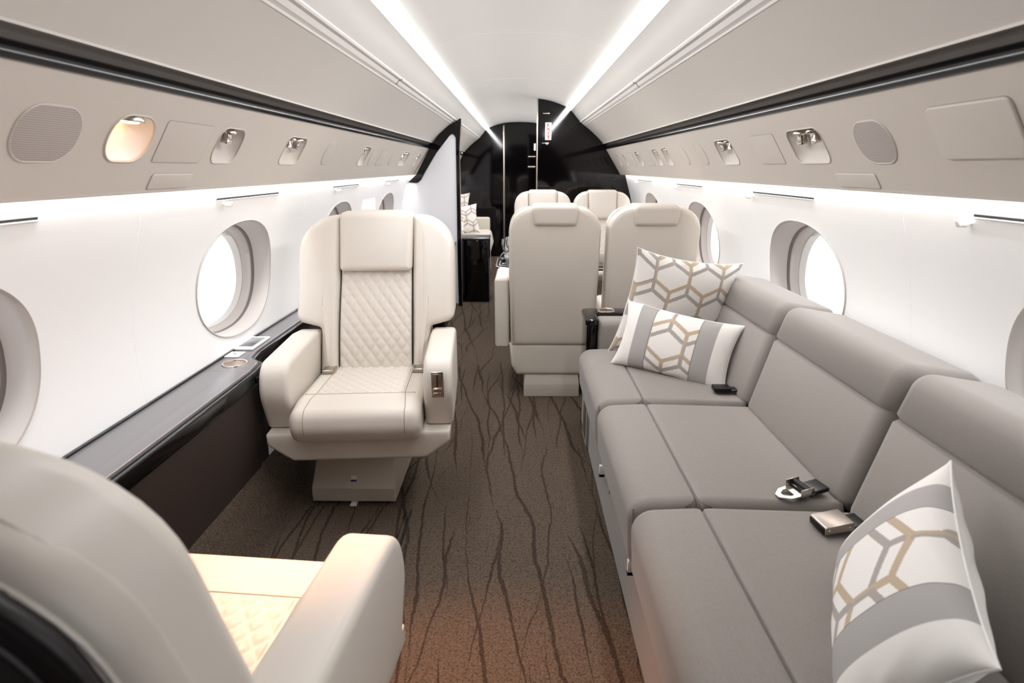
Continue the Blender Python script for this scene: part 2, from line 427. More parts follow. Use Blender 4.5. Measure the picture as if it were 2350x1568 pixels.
def local(f, org):
    ox, oy, oz = org
    return lambda u, v, w: tuple(np.array(f(u, v, w))-np.array(org))
def nozzle(f, u, v, parent, s=1., tilt=(0, 0)):
    """chrome gasper pointing down out of the recess"""
    def g(a, b, w):                   # a,b across, w along the axis (down and slightly out)
        p = np.array([a, b, w])
        ax = np.array([.25*tilt[0], .82, .25]); ax /= np.linalg.norm(ax)   # in (u,v,n)
        e1 = np.array([1, 0, 0.]); e1 -= ax*(e1@ax); e1 /= np.linalg.norm(e1); e2 = np.cross(ax, e1)
        q = np.array([u, v, -.016])+e1*a+e2*b+ax*w
        return f(*q)
    o = lathe('nozzle', [(.006*s, -.02*s), (.019*s, -.012*s), (.021*s, -.006*s), (.019*s, -.002*s), (.012*s, 0), (.012*s, .016*s), (.0135*s, .018*s), (.0135*s, .024*s), (.009*s, .025*s), (.008*s, .014*s)], 'chrome', parent, k=20, M_=g)
    lathe('nozzle_opening', [(.0085*s, .0215*s), (.0001, .0216*s)], 'darkmetal', o, k=12, M_=g)
    return o

side_words = {-1: 'left', 1: 'right'}
SEQ = {}
for sg, items in ((-1, left_items), (1, right_items)):
    f0 = val(sg); sd = side_words[sg]
    vi = oi = pi_ = ei = 0
    ordn = ['nearest', 'second', 'third', 'fourth', 'fifth', 'sixth']
    for k, a, b in items:
        uc = (a+b)/2; org = f0(uc, .12, 0); f = local(f0, org)
        grp = None
        if k == 'speaker':
            t = thing('speaker_grille', org, 'round-cornered grey mesh speaker grille on the %s valance' % sd, 'speaker grille', 'valance speaker grilles')
            o = rrect(a, .066, b, .180, .052, 8)
            puff('grille', o, -.001, .0022, 0, .002, 'speaker', t, f, raw=True)
            tube('rim', [f(u, v, .0008) for u, v in o], .0022, 'valance', t, k=6, closed=True)
        elif k == 'lamp':
            t = thing('reading_light', org, 'lit warm orange recessed reading light on the left valance', 'reading light')
            bowl('housing', f, a, .064, b, .177, .052, 'white', t, .055)
            rim('rim', f, rrect(a, .064, b, .177, .052, 6), .0028, 'valance', t)
            def g(x, y, w):
                ax = np.array([0, .85, .4]); ax /= np.linalg.norm(ax); e1 = np.array([1., 0, 0]); e2 = np.cross(ax, e1)
                return f(*(np.array([uc, .088, -.018])+e1*x+e2*y+ax*w))
            lathe('reflector', [(.028, -.012), (.032, -.004), (.032, 0), (.024, .0)], 'chrome', t, M_=g)
            lathe('bulb', [(.022, .0005), (.018, .004), (.0001, .006)], 'bulb', t, M_=g)
        elif k == 'eye':
            ei += 1
            lab = {(-1, 1): 'single dark eyeball air outlet in an oval recess beyond the lit lamp, left valance', (-1, 2): 'last small air outlet on the left valance before the white partition',
                   (1, 1): 'small air outlet on the right valance, second from the black bulkhead', (1, 2): 'small air outlet on the right valance nearest the black bulkhead'}[(sg, ei)]
            t = thing('air_outlet', org, lab, 'air outlet')
            bowl('housing', f, a, .064, b, .177, .038, 'valance', t, .05); rim('rim', f, rrect(a, .064, b, .177, .038, 6), .002, 'valance', t)
            nozzle(f, uc, .090, t, 1.15 if b-a > .1 else .8)
        elif k == 'vent':
            vi += 1
            n_ = sum(1 for q in items if q[0] == 'vent')
            t = thing('reading_light_and_air_outlet', org, 'recess with paired chrome nozzles, %s of %d along the %s valance' % (['nearest', 'second', 'third', 'fourth', 'fifth', 'sixth'][vi-1], n_, sd), 'air outlet', 'paired nozzle recesses on the %s valance' % sd)
            bowl('housing', f, a, .064, b, .177, .03, 'valance', t, .05); rim('rim', f, rrect(a, .064, b, .177, .03, 6), .0022, 'valance', t)
            w_ = b-a; s_ = min(1.15, w_/.17)
            nozzle(f, uc-w_*.2, .088, t, s_, (-.6, 0)); nozzle(f, uc+w_*.2, .088, t, s_, (.6, 0))
        elif k == 'oval':
            oi += 1
            tot = sum(1 for q in items if q[0] == 'oval')
            t = thing('speaker_cover', org, 'thin oval beige cover, %s of %d along the %s valance' % (ordn[oi-1], tot, sd), 'cover', 'oval covers on the %s valance' % sd)
            o = rrect(a, .064, b, .177, .05, 8)
            puff('cover', o, -.001, .0018, 0, .0015, 'valance', t, f, raw=True)
            tube('rim', [f(u, v, .0004) for u, v in o], .0016, 'reveal', t, k=6, closed=True)
        else:
            pi_ += 1
            if k == 'bigpanel': lab, v0, v1, w_ = 'large raised rounded-square access panel on the right valance', .055, .172, .006
            elif k == 'tabp': lab, v0, v1, w_ = 'narrow flush flap at the lower edge of the %s valance' % sd, .210, .254, .003
            else:
                lab, v0, v1, w_ = 'flat square access panel on the %s valance beside the %s air outlet' % (sd, {(-1, 1): 'single dark', (-1, 2): 'farthest paired', (1, 1): 'nearest paired', (1, 2): 'fifth paired', (1, 3): 'smallest far'}.get((sg, sum(1 for q in items if q[0] == 'panel' and q[1] <= a)), 'far')), .066, .177, .0016
            t = thing('access_panel', org, lab, 'panel')
            o = rrect(a, v0, b, v1, .016 if k == 'bigpanel' else .008, 4)
            puff('panel', o, -.001, w_, 0, min(.004, w_*.8), 'valance', t, f, raw=True, seg=4)
            tube('edge', [f(u, v, .0003) for u, v in o], .0011, 'soffit', t, k=5, closed=True)

# ---- side walls with oval windows
def ell(t, a, b, p=2.25):
    c_, s_ = math.cos(t), math.sin(t)
    return a*math.copysign(abs(c_)**(2/p), c_), b*math.copysign(abs(s_)**(2/p), s_)
ZC, WA, WB = .84, .305, .21
ZT, ZB = 1.25, .02
widx = 0
for sg, side in ((-1, 'left'), (1, 'right')):
    V = []; F = []
    ks = list(range(-1, 6))
    for k in ks:
        yc = WC+BAY*k; hw = BAY/2
        N = 96; rows = 14; base = len(V)
        angs = [2*PI*i/N for i in range(N)]
        for r in range(rows+1):
            t = r/rows
            for q in angs:
                u, v = ell(q, WA, WB)
                # matching rectangle point (L-inf projection) with corners caught
                dx, dz = math.cos(q), math.sin(q)
                zt, zb = ZT-ZC, ZC-ZB
                s_ = min(hw/abs(dx) if abs(dx) > 1e-9 else 1e9, (zt/dz if dz > 1e-9 else 1e9), (zb/-dz if dz < -1e-9 else 1e9))
                U, W_ = dx*s_, dz*s_
                uu = u+(U-u)*t; vv = v+(W_-v)*t; z = ZC+vv
                V.append((sg*wallx(z), yc+uu, z))
        for r in range(rows):
            for i in range(N):
                a = base+r*N+i; b = base+r*N+(i+1) % N; F.append((a, b, b+N, a+N))
        # corner fills
        for cu, cz in ((hw, ZT), (-hw, ZT), (-hw, ZB), (hw, ZB)):
            ang_c = math.atan2(cz-ZC, cu) % (2*PI); i = int(ang_c/(2*PI)*N) % N
            V.append((sg*wallx(cz), yc+cu, cz)); F.append((base+rows*N+i, base+rows*N+(i+1) % N, len(V)-1))
    o = mesh('wall_%s' % side, V, F, 'wall', ang=25, recalc=True); o['kind'] = 'structure'
    for k in ks:
        yc = WC+BAY*k; widx += 1
        if yc < -1 : continue
        w = bpy.data.objects.new('window_%d' % widx, None); COL.objects.link(w); w.location = (sg*1.06, yc, ZC); w['kind'] = 'structure'
        N = 96
        prof = [(1.015, -.001), (1.012, -.004), (.995, -.003), (.985, .004), (.978, .016), (.965, .05), (.945, .058), (.935, .060), (.930, .068), (.915, .070), (.90, .088), (.885, .092), (.88, .098), (.865, .10), (.855, .125)]
        def ringset(nm, pr, m):
            V = []; F = []
            for s_, d in pr:
                for i in range(N):
                    u, v = ell(2*PI*i/N, WA*s_, WB*s_); z = ZC+v
                    V.append((sg*(wallx(ZC+v)*(1-min(1, max(0, d)/.125))+(1.065)*min(1, max(0, d)/.125)+d)-sg*1.06, u, v))
            for r in range(len(pr)-1):
                for i in range(N): a = r*N+i; b = r*N+(i+1) % N; F.append((a, b, b+N, a+N))
            return mesh(nm, V, F, m, w, ang=50)
        ringset('window_frame', prof[:7], 'reveal')
        ringset('gasket', prof[6:9], 'gasket')
        ringset('window_liner', prof[8:], 'reveal')
        V = [(sg*(1.065+.112)-sg*1.06, *ell(2*PI*i/N, WA*.875, WB*.875)) for i in range(N)]
        mesh('pane', V, [tuple(range(N))], 'pane', w, smooth=False)
        # daylight portal just outside the pane
        ld = bpy.data.lights.new('daylight', 'AREA'); ld.shape = 'RECTANGLE'; ld.size = .62; ld.size_y = .44; ld.cycles.is_portal = True
        lo = bpy.data.objects.new('window_daylight', ld); COL.objects.link(lo); lo.location = (sg*1.2, yc, ZC); lo.rotation_euler = (0, sg*PI/2, 0)
        # shade slot and knob above the window
        if -1 < k < 4 and not (sg < 0 and k > 2) or k == -1:
            names = {-1: 'nearest to the viewer', 0: 'above the window by the %s' % ('cream chair' if sg < 0 else 'patterned pillows'),
                     1: 'above the second window along the wall', 2: 'above the third window along the wall', 3: 'above the fourth window along the wall'}
            y0, y1 = (yc-.24, yc+.29) if sg < 0 else (yc-.16, yc+.39)
            t = thing('shade_control', (sg*wallx(1.14), yc, 1.14), 'window shade slot with white knob, %s wall, %s' % (side, names[k]), 'shade control', 'window shade slots on the %s wall' % side)
            def sf(u, v, w, sg=sg, yc=yc): z = 1.14+v; return (sg*(wallx(z)-w)-sg*wallx(1.14), u-yc, z-1.14)
            puff('slot', [(y0, -.003, .002), (y1, -.003, .002), (y1, .003, .002), (y0, .003, .002)], -.002, .0012, 0, 0, 'gap', t, sf, n=2)
            puff('slot_lip', [(y0, -.0065, .001), (y1, -.0065, .001), (y1, -.003, .001), (y0, -.003, .001)], -.002, .004, 0, .001, 'white', t, sf, n=2)
            ky = y0+.05 if sg < 0 else y1+.012
            lathe('knob', [(.004, 0), (.004, .012), (.0085, .013), (.0085, .03), (.006, .032)], 'white', t, 14, M_=lambda a, b, w: sf(ky+a, -.018+b, w))
# wall panel joints
ji = 20
for sg in (-1, 1):
    for k in range(-1, 4):
        y = WC+BAY*(k+.5)-.0; ji += 1
        zs = np.linspace(1.24, .5, 20)
        o = tube('trim_%d' % ji, [(sg*(wallx(z)+.0006), y, z) for z in zs], .0012, 'wall', k=6); o['kind'] = 'structure'
# ceiling joints
for y in (2.2, 3.1, 4.6, 6.4, 7.4):
    ji += 1
    o = tube('trim_%d' % ji, [(x, y, z+.0006) for x, z in full], .0014, 'white', k=6); o['kind'] = 'structure'
for sg, y in ((-1, 3.05), (1, 3.17)):
    ji += 1
    o = tube('trim_%d' % ji, [(sg*.5445, y, 1.640), (sg*.5485, y, 1.6315), (sg*.556, y, 1.6325), (sg*.562, y, 1.6295), (sg*.571, y, 1.6165), (sg*.578, y, 1.6145)], .0018, 'gap', k=6); o['kind'] = 'structure'

# ---- floor
o = mesh('floor', [(-.9, Y0, 0), (.9, Y0, 0), (.9, Y1, 0), (-.9, Y1, 0)], [(0, 1, 2, 3)], 'carpet', smooth=False); o['kind'] = 'structure'
extr('baseboard_left', [(-.80, -.001), (-.815, .002), (-.83, .012), (-.85, .045), (-.868, .10), (-.89, .19), (-.905, .235)], Y0, 5.5, 'carpet', ang=60)
o = puff('floor_panel', [(-.825, -.43, .005), (-.418, -.43, .005), (-.418, 2.035, .012), (-.825, 2.035, .005)], -.002, .015, 0, .008, 'carpet2', ang=60); o['kind'] = 'structure'
o = tube('trim_17', [(-.411, -.43, .008), (-.411, 2.03, .008)], .0065, 'carpet', k=8); o['kind'] = 'structure'
o = tube('trim_18', [(-.401, -.43, -.0005), (-.401, 2.03, -.0005)], .0042, 'gap', k=8); o['kind'] = 'structure'

# ---- bulkheads
def xsec(off=0.):
    """right half cross-section outline from floor to the crown"""
    lo = [(wallx(z)+off, z) for z in np.linspace(0, 1.18, 24)]
    up = [(.93, 1.186), (.79, 1.403), (.785, 1.43), (.803, 1.445), (.757, 1.459), (.68, 1.535), (.59, 1.606), (.56, 1.634), (.50, 1.695), (.463, 1.736), (.40, 1.775), (.29, 1.813), (.164, 1.836), (.08, 1.841), (0, 1.842)]
    return lo+[(x+off*.5, z+off*.5) for x, z in up]
right = xsec(.004)
i_ = [p for p in right if p[0] > .165 or p[1] < 1]
poly = [(.165, 0)] + i_ + [(.165, 1.84)]
t = thing('bulkhead', (.6, YB, 0), 'tall glossy black bulkhead on the right behind the far seats, with exit sign', 'bulkhead')
def bk(u, v, w): return (u-.6, w-YB, v)
puff('panel', poly, YB, YB+.05, .003, 0, 'black', t, bk, raw=True, seg=1, ang=15)
box('edge_trim', (.157-.6, -.006, 0.0), (.167-.6, .056, 1.835), 'nickel', t, .002)
# far bulkhead
allp = [(-x, z) for x, z in xsec(.004)][::-1]
polyf = [(-x, z) for x, z in xsec(.004)] + xsec(.004)[::-1][1:]
t = thing('aft_bulkhead', (0, Y1-.05, 0), 'farthest black bulkhead closing the cabin with a door joint line', 'bulkhead')
puff('panel', polyf, Y1-.05, Y1+.02, .003, 0, 'black', t, lambda u, v, w: (u, w-Y1+.05, v), raw=True, seg=1, ang=15)
box('door_edge', (-.225, -.012, .0), (-.205, -.001, 1.80), 'nickel', t, .002)
box('sign_plate', (.20, -.006, 1.47), (.225, -.001, 1.56), 'white', t, .001)
box('latch', (.12, -.006, 1.38), (.22, -.001, 1.395), 'nickel', t, .001)
box('handle', (.12, -.012, 1.24), (.22, -.001, 1.262), 'nickel', t, .002)
# front bulkhead behind the camera
o = mesh('wall_front', [(u, Y0+.01, v) for u, v in polyf], [tuple(range(len(polyf)))], 'black', smooth=False); o['kind'] = 'structure'

# exit sign
t = thing('exit_sign', (.261, YB-.004, 1.56), 'small white exit sign with vertical red letters on the black bulkhead', 'sign')
box('plate', (-.028, -.004, -.078), (.028, .003, .072), 'white', t, .003)
for i, ch in enumerate('EXIT'):
    cu = bpy.data.curves.new('letter', 'FONT'); cu.body = ch; cu.size = .052; cu.align_x = 'CENTER'; cu.align_y = 'CENTER'; cu.extrude = .0006; cu.offset = .0016
    cu.materials.append(M['red']); tmp = bpy.data.objects.new('letter_curve', cu); me = bpy.data.meshes.new_from_object(tmp); bpy.data.objects.remove(tmp); o = bpy.data.objects.new('letter', me); COL.objects.link(o); o.parent = t
    o.location = (0, -.005, .050-i*.035); o.rotation_euler = (PI/2, 0, 0); o.scale = (1.0, .75, 1)
t = thing('sign_bracket', (.24, YB-.004, 1.71), 'small grey engraved plate above the exit sign', 'plate'); box('plate', (-.03, -.002, -.004), (.03, .003, .004), 'nickel', t, .001)
t = thing('door_latch', (.24, YB-.004, 1.455), 'small chrome latch below the exit sign', 'latch'); box('latch_plate', (-.035, -.003, -.004), (.03, .003, .004), 'nickel', t, .001)
lathe('latch_knob', [(.012, 0), (.012, .01), (.006, .014)], 'chrome', t, 14, M_=lambda a, b, w: (.01+a, -.002-w, -.006+b))

# left partition: black frame with white gloss panel
t = thing('partition', (-.7, 5.58, 0), 'black framed partition with a glossy white panel behind the cream chair', 'partition')
outer = [(-.56, 0), (-.56, .58), (-.552, 1.39), (-.55, 1.49, .03), (-.575, 1.53, .03), (-.62, 1.495), (-.71, 1.385), (-.83, 1.20), (-.868, 1.135, .02), (-.90, 1.11, .03), (-.985, 1.115), (-.955, 1.14),
         (-.91, 1.18), (-.79, 1.392), (-.79, 1.44), (-.755, 1.449), (-.70, 1.515), (-.62, 1.583), (-.575, 1.61), (-.50, 1.655, .01), (-.50, 1.6), (-.522, 1.40), (-.527, 0)]
pt = lambda u, v, w: (u+.7, w-5.58, v)
puff('frame', outer, 5.55, 5.60, .004, .004, 'black', t, pt, seg=1, n=4, ang=15)
inner = [(-.545, .02), (-.545, 1.50), (-.575, 1.545), (-.80, 1.27), (-.93, 1.13), (-1.0, 1.09)] + [(-wallx(z)-.003, z) for z in np.linspace(1.05, .05, 16)]
puff('panel', inner, 5.565, 5.59, 0, 0, 'partition', t, pt, raw=True)
tube('edge_trim', [(.7-.498, -.032, 1.64), (.7-.52, -.032, 1.40), (.7-.525, -.032, 0)], .003, 'nickel', t)

# ------------------------------------------------------------------ side ledge (left)
LZ = .585
t = thing('side_ledge', (-.98, 2, 0), 'long dark glossy side ledge with brown panel below the left windows', 'ledge')
def lg(u, v, w): return (u+.98, v-2, w)
wallX = -1.064
top = [(wallX, -.44), (-.905, -.44), (-.903, 1.93, .05), (-.915, 2.03, .045), (-.965, 2.085, .05), (-.978, 2.17, .1), (-.978, 4.58), (wallX, 4.58)]
puff('ledge_top', top, LZ-.018, LZ, .004, .004, 'ledge', t, lg, n=6, seg=3)
lip = [(-1.02, -.44), (-.892, -.44), (-.889, 1.93, .05), (-.90, 2.045, .05), (-.955, 2.097, .05), (-.967, 2.18, .1), (-.967, 4.58), (-1.02, 4.58)]
puff('front_lip', lip, LZ-.062, LZ-.008, .012, .008, 'black', t, lg, n=6, seg=4)
pan = [(-1.04, -.44), (-.902, -.44), (-.899, 1.93, .05), (-.91, 2.035, .05), (-.963, 2.087, .05), (-.975, 2.18, .1), (-.975, 4.58), (-1.04, 4.58)]
puff('side_panel', pan, .18, LZ-.05, 0, 0, 'brown', t, lambda u, v, w: lg(u-.012*(LZ-w), v, w), n=6)
tube('chrome_line', [(.98-.9045+.0, y-2, LZ+.0002) for y in np.linspace(-.44, 1.9, 8)], .0012, 'nickel', t, k=6)
tube('rear_edge', [(.98+wallX+.004, y-2, LZ+.003) for y in np.linspace(-.44, 4.55, 8)], .005, 'black', t, k=8)
box('seam_line', (.98-1.055, -.072, LZ-.001), (.98-.907, -.069, LZ+.0006), 'nickel', t, .0003)
box('catch', (.98-.892, -.06, LZ-.05), (.98-.886, -.02, LZ-.03), 'darkmetal', t, .001)
# cup holder
t = thing('cup_holder', (-.985, 2.005, LZ), 'round chrome-rimmed cup holder set into the left ledge', 'cup holder')
lathe('rim', [(.036, .0), (.0365, .003), (.039, .0042), (.043, .0035), (.0445, .0005), (.0445, -.002), (.036, -.002)], 'chrome', t, 40)
lathe('well', [(.0365, .0012), (.0364, .0006), (.001, .0005)], 'cupbrown', t, 40)
t = thing('touchscreen', (-1.022, 2.245, LZ), 'white framed touchscreen lying flat on the left ledge', 'touchscreen')
box('frame', (-.040, -.085, .0), (.033, .085, .010), 'white', t, .004)
box('screen', (-.030, -.062, .0095), (.023, .062, .0108), 'slate', t, .001)
t = thing('switch_plate', (-1.030, 2.105, LZ), 'small white square switch plate beside the cup holder', 'switch')
box('plate', (-.026, -.032, .0), (.026, .032, .005), 'white', t, .003)
lathe('button', [(.004, .005), (.004, .0065), (.003, .007)], 'greyplastic', t, 12)
# credenza
t = thing('credenza', (-.80, 5.05, 0), 'black lacquer cabinet against the white partition behind the cream chair', 'cabinet')
box('body', (-.255, -.45, .02), (.22, .48, .58), 'black', t, .01)
box('worktop', (-.262, -.46, .58), (.235, .49, .60), 'ledge', t, .006)
box('handle', (.221, -.30, .45), (.226, -.22, .49), 'nickel', t, .001)
# wall box left (far)
t = thing('wall_box', (-1.03, 4.24, .97), 'small white rectangular box fixed to the left wall beyond the second window', 'box')
box('casing', (-.04, -.17, -.09), (.012, .17, .07), 'white', t, .006)
box('slot', (.010, -.02, -.088), (.0135, .16, -.078), 'darkmetal', t, .001)

# ------------------------------------------------------------------ seats
def diamond(u, v, pu=.042, pv=.055, H_=.0052):
    a = (u/pu+v/pv); b = (u/pu-v/pv)
    da = abs(a-round(a)); db = abs(b-round(b))
    g = lambda d: 1-math.exp(-(d/.16)**1.3)
    return H_*g(da)*g(db)

def quilt(name, u0, u1, v0, v1, f, parent, step=.0045):
    nu = int((u1-u0)/step); nv = int((v1-v0)/step); V = []; F = []
    for i in range(nu+1):
        for j in range(nv+1):
            u = u0+(u1-u0)*i/nu; v = v0+(v1-v0)*j/nv
            e = min(u-u0, u1-u, v-v0, v1-v); h = diamond(u, v)*min(1, e/.006+.1)
            if e <= 0: h = -.006
            V.append(f(u, v, h))
    for i in range(nu):
        for j in range(nv): a = i*(nv+1)+j; F.append((a, a+1, a+nv+2, a+nv+1))
    return mesh(name, V, F, 'leather', parent, ang=80)

BACKT = {True: -.212, False: -.245}
def seat(loc, rz, label, group, hw, cw, hb, lean, arms, aw=.105, wide=True, dark=False, base_dx=0., base_rz=0., ctrl=None, lean_z=.45, sy=.42):
    """cream leather seat, faces local +y.  hw half width, cw half cushion, hb half back width"""
    t = thing('club_chair' if wide else 'double_club_seat', loc, label, 'chair', group, rz)
    L = math.tan(lean)
    def S(x, y, z): return (x, y-max(0, z-lean_z)*L, z)
    # seat cushion
    prof = [(-.16, .345), (.355, .345, .03), (.388, .40, .05), (.375, .462, .055), (.27, .478, .12), (-.16, .458, .01)]
    pr = rounded(prof, 6)
    dome = .006
    cush = puff('seat_cushion', prof, -cw+.004, cw-.004, .034, .034, 'leather', t, lambda u, v, w: (w, u, v), n=6, ang=60)
    topl = [p for p in pr if p[1] > .44 or p[0] > .36]
    topl = sorted(topl, key=lambda p: (p[0]-p[1]))
    def sz(y):
        ps = sorted([p for p in pr if p[1] > .44]); return float(np.interp(y, [p[0] for p in ps], [p[1] for p in ps]))
    qx = min(.15, cw-.06)
    for s_ in (-1, 1):
        line = [(s_*(qx+.004), y, sz(y)) for y in np.linspace(-.13, .22, 10)]
        front = [p for p in pr if p[0] > .225 and not (p[1] < .37 and p[0] < .37)]
        front = sorted(front, key=lambda p: math.atan2(p[1]-.40, p[0]-.25), reverse=True)
        line += [(s_*(qx+.004+.012*min(1, (p[0]-.22)/.1)), p[0], p[1]) for p in front]
        tube('seam', line, .0014, 'seam', cush, k=5)
    tube('seam', [(x, .233, sz(.233)) for x in np.linspace(-cw+.03, cw-.03, 9)], .0014, 'seam', cush, k=5)
    quilt('quilted_seat', -qx, qx, -.13, .228, lambda u, v, h: (u, v, sz(v)+h-.001), cush)
    # back shell
    bw = cw if wide else hb
    zb = .33 if wide else .30
    hz = 1.05
    if wide: sh = [(-bw, zb), (bw, zb), (bw, .615, .02), (hb, .645, .035), (hb, hz-.006, .15), (-hb, hz-.006, .15), (-hb, .645, .035), (-bw, .615, .02)]
    else: sh = [(-hb+.01, zb, .01), (hb-.01, zb, .01), (hb, .70, .1), (hb, hz, .125), (-hb, hz, .125), (-hb, .70, .1)]
    back = puff('backrest', sh, BACKT[dark], -.155, .03, .012, 'leather2', t, lambda u, v, w: S(u, w, v), n=8, seg=5, dome0=.006, dome=0)
    o = offset(rounded(sh, 8)[::1] if area(rounded(sh, 8)) > 0 else rounded(sh, 8)[::-1], .012)
    # piping round the rear rim
    tube('piping', [S(u, BACKT[dark]+.0075, v) for u, v in o if v > zb+.03], .0028, 'leather', back, k=6, closed=False)
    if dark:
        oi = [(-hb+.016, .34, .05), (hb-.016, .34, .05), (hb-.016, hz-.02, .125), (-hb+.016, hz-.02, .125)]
        dp = puff('rear_panel', oi, -.228, -.205, .012, 0, 'shadeleather', back, lambda u, v, w: S(u, w, v), n=10, seg=4)
        dp['label'] = 'rear panel of the seat back, coloured near black for its shade'
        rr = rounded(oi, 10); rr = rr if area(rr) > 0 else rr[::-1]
        tube('rear_panel_piping', [S(u, -.220, v) for u, v in offset(rr, -.004)], .006, 'shadeleather', back, k=8, closed=True)
        tube('rear_panel_piping', [S(u, -.229, v) for u, v in offset(rr, .02)], .004, 'shadeleather', back, k=8, closed=True)
    # side bolsters
    hx = .150 if wide else .115
    for s_ in (-1, 1):
        if wide: bo = [(hx, .44, .02), (bw-.004, .44, .02), (bw-.002, .612, .02), (hb-.002, .636, .035), (hb-.002, hz-.014, .15), (hx, hz-.002, .012)]
        else: bo = [(hx, .44, .02), (hb-.004, .44, .02), (hb-.003, hz-.006, .12), (hx, hz-.002, .012)]
        bo = [(s_*p[0], *p[1:]) for p in bo]
        puff('side_bolster', bo, -.17, -.080, 0, .036 if wide else .028, 'leather', t, lambda u, v, w: S(u, w, v), n=8, seg=6, dome=.006)
    hr0 = .832
    hd = [(-hx+.003, hr0, .018), (hx-.003, hr0, .018), (hx+.003, hz+.014, .02), (-hx-.003, hz+.014, .02)]
    puff('headrest', hd, -.19, -.068, .02, .026, 'leather', t, lambda u, v, w: S(u, w+.006*math.cos(u*9), v-.16*max(0, -.1-w)*0-.12*u*u), n=5, seg=5, dome=.006)
    rc = [(-.108, .955, .02), (.108, .955, .02), (.125, hz+.012, .03), (-.125, hz+.012, .03)]
    if not dark: puff('headrest_rear', rc, -.264, -.17, .022, .0, 'leather2', t, lambda u, v, w: S(u, w, v-.12*u*u), n=5, seg=5)
    quilt('quilted_back', -hx+.006, hx-.006, .44, hr0+.006, lambda u, v, h: S(u, -.104-h*0+h+.014*math.sin(PI*min(1, (v-.44)/.35)), v), t)
    # armrests
    for s_ in arms:
        ax = s_*(hw-aw/2)
        zt = .607 if wide else .655
        ap = [(-.235, .285 if not wide else .35), (.262, .365, .01), (.314, .50, .10), (.283, zt, .080), (-.10, zt+.004), (-.235, zt-.012, .03)]
        if not wide: ap = [(-.20, .28, .01), (.262, .33, .01), (.318, .515, .10), (.285, zt, .07), (-.10, zt+.012), (-.225, zt+.015, .015)]
        a = puff('armrest', ap, ax-aw/2, ax+aw/2, .019, .019, 'leather', t, lambda u, v, w: (w, u, v), n=7, seg=5, dome=.003)
        oo = rounded(ap, 7); oo = oo if area(oo) > 0 else oo[::-1]
        for side_ in (-1, 1):
            pts_ = [(ax+side_*(aw/2-.009), p[0], p[1]) for p in offset(oo, .0085)]
            pts_ = [p for p in pts_ if p[2] > .38]
            if len(pts_) > 3 and wide: 
                # rotate so that the polyline does not jump across the bottom
                k0 = max(range(len(pts_)), key=lambda i: np.linalg.norm(np.array(pts_[i])-np.array(pts_[i-1])))
                pts_ = pts_[k0:]+pts_[:k0]
                tube('stitching', pts_, .0012, 'seam', a, k=5)
        if ctrl == s_:
            def cf(x, y, z, ax=ax):
                th = .28
                return (ax+x, .3125+y*math.cos(th)+z*math.sin(th)*.35, .532+z)
            p = box('control_plate', (-.021, -.002, -.047), (.021, .0035, .047), 'chrome', a, .003, cf); p['label'] = 'chrome seat control plate'
            box('control_recess', (-.015, .003, -.04), (.015, .0045, .04), 'nickel', a, .001, cf)
            box('lever_slot', (-.0028, .004, -.008), (.0028, .0052, .036), 'gap', a, .0005, cf)
            box('lever', (-.015, .004, -.022), (.015, .011, -.011), 'chrome', a, .003, cf)
            box('lever', (-.012, .004, -.038), (.015, .010, -.027), 'chrome', a, .003, cf)
    # lower shell
    if wide: sk = [(-hw+.012, .3635, .004), (-hw+.012, .322, .02), (-hw+.095, .262, .02), (hw-.095, .262, .02), (hw-.012, .322, .02), (hw-.012, .3635, .004)]
    else: sk = [(-hb-.0, .31, .004), (-hb+.012, .18, .02), (-hb+.04, .128, .02), (hb-.04, .128, .02), (hb-.012, .18, .02), (hb, .31, .004)]
    y_b = -.26 if wide else -.235
    puff('lower_shell', sk, y_b, .322 if wide else .335, .02, .014, 'leather2', t, lambda u, v, w: (u, w, v), n=4, seg=4)
    if not wide: box('seat_pan', (-hb+.02, -.15, .30), (hb-.02, .32, .36), 'leather2', t, .01)
    # base
    bo = bpy.data.objects.new('pedestal', None)
    bp = [(.17, .012, .006), (.17, .068, .004), (.075, .235, .01), (.06, .275), (-.24, .275), (-.30, .012, .01)]
    if not wide: bp = [(.10, .0, .006), (.10, .08, .004), (.05, .18), (-.22, .18), (-.235, .075, .004), (-.235, .0, .006)]
    cr, srr = math.cos(base_rz), math.sin(base_rz)
    pw = .160 if wide else .155
    ped = puff('pedestal', bp, -pw, pw, .008, .008, 'leather2', t, lambda u, v, w: (base_dx+w*cr*(1-.12*max(0, v-.07)/.2)-u*srr, w*srr+u*cr, v), n=3, seg=3, ang=30)
    if wide:
        def pf(x, y, z): return (base_dx+x*cr-y*srr, x*srr+y*cr, z)
        box('sticker', (-.011, .152, .092), (.011, .1575, .110), 'white', ped, .0004, lambda x, y, z: pf(x, y-(z-.094)*.55, z))
        box('sticker_band', (-.011, .1535, .092), (.011, .1585, .098), 'blue', ped, .0004, lambda x, y, z: pf(x, y-(z-.094)*.55, z))
        box('floor_tab', (-.012, .155, .001), (.012, .192, .010), 'white', ped, .001, pf)
    # belt buckles
    if wide:
        for s_, x in ((-1, -cw+.045), (1, cw-.05)):
            b_ = box('belt_buckle', (x-.022, -.070, sz(-.05)+.002), (x+.022, -.015, sz(-.05)+.018), 'nickel', t, .004)
            b_['label'] = 'chrome seat belt buckle'
            box('belt_strap', (x-.018, -.13, sz(-.1)+.002), (x+.018, -.068, sz(-.1)+.010), 'seam', b_, .002)
    return t

